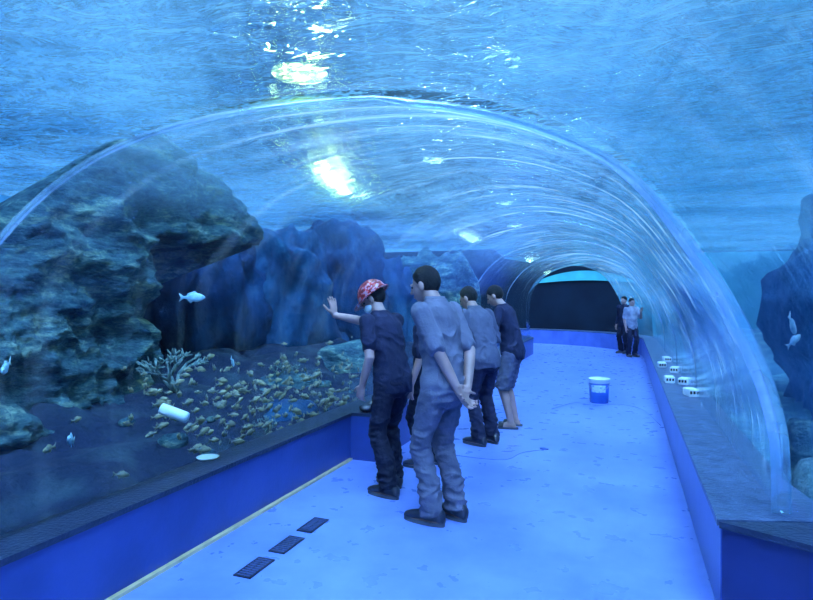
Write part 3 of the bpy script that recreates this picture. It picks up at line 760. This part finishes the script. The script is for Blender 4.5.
person('dark-haired man in grey shirt and dark trousers looking down',(-1.36,6.0,0),(-.85,.53),1.66,lean=.18,head=(18,-24),jut=.05,
  arms={0:dict(w=(-.2,.36,1.04),pole=(-.6,-1,-.3),d=(.3,1,.1),n=(1,-.2,-.2),curl=.6),1:dict(w=(.2,.36,1.02),pole=(.6,-1,-.3),d=(-.3,1,.1),n=(-1,-.2,-.2),curl=.6)},
  shirt=GREY2,sleeve=1.5,trouser=DARKT,seed=5,vox=.0085)
person('man in navy shirt, grey shorts and slippers with head bowed',(-1.24,6.9,0),(-.99,.1),1.68,lean=.14,head=(0,-30),jut=.05,
  arms={0:dict(w=(-.1,.33,1.08),pole=(-1,-.6,-.5),d=(.8,.6,0),n=(0,.3,-1),curl=.5),1:dict(w=(.1,.32,1.1),pole=(1,-.6,-.5),d=(-.8,.6,0),n=(0,.3,-1),curl=.5)},
  shirt=NAVY,sleeve=1.4,trouser=SHORT,tlen=.58,footwear='slipper',seed=6,vox=.009)
person('distant person in dark clothes standing near the glass',(-.06,17.1,0),(-.6,-.8),1.55,shirt=NAVY,sleeve=1.8,trouser=BLK,seed=7,vox=.014)
person('distant person in grey patterned shirt with a raised hand',(.12,16.2,0),(.5,-.85),1.5,shirt=PALE,sleeve=.8,trouser=DARKT,seed=8,vox=.014,
  arms={0:dict(w=(-.12,.3,1.3),pole=(-.6,-1,-1),d=(0,.3,1),n=(0,1,0),curl=.3),1:dict(w=(.2,.04,.84),pole=(.2,-1,0),d=(0,.15,-1),n=(-1,0,0),curl=.35)})

# ------------------------------------------------------------------ props
E=empty('paint_bucket',(-.37,8.98,0),label='blue paint bucket with a pale rim and label',category='bucket')
bkB=simple('bucket_blue',(.01,.07,.36),.4,(.02,.1,.42),scale=9); bkW=simple('bucket_white',(.6,.72,.85),.4)
bm=bmesh.new(); loft(bm,[(V((0,0,z)),V((r,0,0)),V((0,r,0))) for z,r in ((0,.122),(.01,.128),(.30,.142))],n=36); from_bm('body',bm,bkB,parent=E)
bm=bmesh.new(); loft(bm,[(V((0,0,z)),V((r,0,0)),V((0,r,0))) for z,r in ((.285,.143),(.29,.147),(.32,.146),(.335,.152),(.35,.152),(.352,.145),(.34,.138),(.32,.134))],n=36); from_bm('rim',bm,bkW,parent=E)
bm=bmesh.new()
va=[[bm.verts.new((r_*math.cos(a),r_*math.sin(a),z)) for a in [-2.35+.1*k for k in range(16)]] for z,r_ in ((.16,.138),(.26,.142))]
for k in range(15): bm.faces.new((va[0][k],va[0][k+1],va[1][k+1],va[1][k]))
from_bm('paper_label',bm,simple('label_paper',(.45,.6,.78),.6,(.15,.3,.6),scale=26,ramp=(.38,.5)),parent=E)
bm=bmesh.new(); limb(bm,[V((.152*math.cos(t),-.02-.10*math.sin(t)*1.2-.05,.31-.12*math.sin(t))) for t in [math.pi*i/12 for i in range(13)]],[.004]*13,n=6,sub=1); from_bm('handle',bm,hous,parent=E)
grM=simple('grille_metal',(.01,.015,.04),.5,metal=.3); grF=simple('grille_frame',(.04,.07,.2),.5)
for (x,y) in ((-1.955,3.46),(-1.95,3.13),(-1.955,2.80)):
    E=empty('floor_grille',(x,y,0),label='dark slotted drain grille set in the floor',category='drain grille',group='floor drain grilles')
    bm=bmesh.new()
    for (c,s) in (((0,.115,.004),(.11,.01,.008)),((0,-.115,.004),(.11,.01,.008)),((.05,0,.004),(.01,.24,.008)),((-.05,0,.004),(.01,.24,.008)),((0,0,.004),(.008,.24,.006)),((0,0,.001),(.1,.23,.002))): box(bm,c,s)
    from_bm('frame',bm,grM,smooth=False,parent=E)
    for k in range(9):
        bm=bmesh.new(); box(bm,(0,-.1+.025*k,.005),(.09,.008,.006)); from_bm('slat',bm,grF,smooth=False,parent=E)
pw=simple('box_white',(.75,.85,.95),.4); pb=simple('box_black',(.01,.015,.03),.4)
for i,(x,y,r,lab) in enumerate(((.50,9.7,.1,'white power adapter box on the stone ledge'),(.64,9.1,-.2,'second white adapter box on the ledge by the glass'),(.50,8.0,.05,'white and black power strip box on the ledge'),(.65,7.0,.3,'white connector box with black sockets by the glass'),(.62,10.6,.2,'white junction box with black sockets against the glass'),(.66,7.9,-.3,'small white box with black sockets leaning by the glass'))):
    E=empty('power_box',(x,y,CR),(0,0,r),label=lab,category='power box')
    bm=bmesh.new(); box(bm,(0,0,.04),(.11,.17,.08)); bmesh.ops.bevel(bm,geom=bm.edges[:],offset=.008,segments=2,affect='EDGES'); from_bm('housing',bm,pw,smooth=False,parent=E)
    for k in (-1,0,1):
        bm=bmesh.new(); box(bm,(k*.033,-.085,.045),(.022,.012,.032)); from_bm('socket',bm,pb,smooth=False,parent=E)
bm=bmesh.new(); ell(bm,(0,0,.035),(.08,.14,.04)); ell(bm,(.02,.03,.05),(.05,.07,.04))
me=fuse(bm,.008,3); wrinkle(me,.012,(10,10,10),4)
o=new_obj('work_cloth',me,pb,label='crumpled black cloth lying on the ledge',category='cloth'); o.location=(-2.30,5.15,CH)
cabM=simple('cable_blue_grey',(.06,.13,.42),.5)
def cable(pts,lab):
    bm=bmesh.new(); P_=catmull(pts,6); limb(bm,[V((p.x,p.y,.003)) for p in P_],[.003]*len(P_),n=6,sub=1)
    from_bm('cable',bm,cabM,label=lab,category='cable')
cable([(.38,7.6),(.2,8.6),(-.1,8.9),(-.4,8.7),(-.7,8.8),(-.95,8.2)],'thin dark cable winding across the floor')
cable([(-.75,6.0),(-.95,5.8),(-1.05,5.5),(-1.3,5.45),(-1.7,5.5)],'thin dark cable trailing to the curb')
bm=bmesh.new(); ell(bm,(0,0,.012),(.035,.022,.012)); box(bm,(.04,0,.008),(.03,.016,.01))
o=from_bm('cable_plug',bm,cabM,label='small dark plug lying on the floor',category='plug'); o.location=(-.78,6.0,0)

# ------------------------------------------------------------------ camera
cd=bpy.data.cameras.new('camera'); co=bpy.data.objects.new('camera',cd); COL.objects.link(co)
co.location=(0,0,1.52); co.rotation_euler=(math.radians(90-.25),0,math.radians(20.45))
cd.sensor_width=36; cd.lens=36*590/813; cd.clip_start=.05; cd.clip_end=200
sc.camera=co
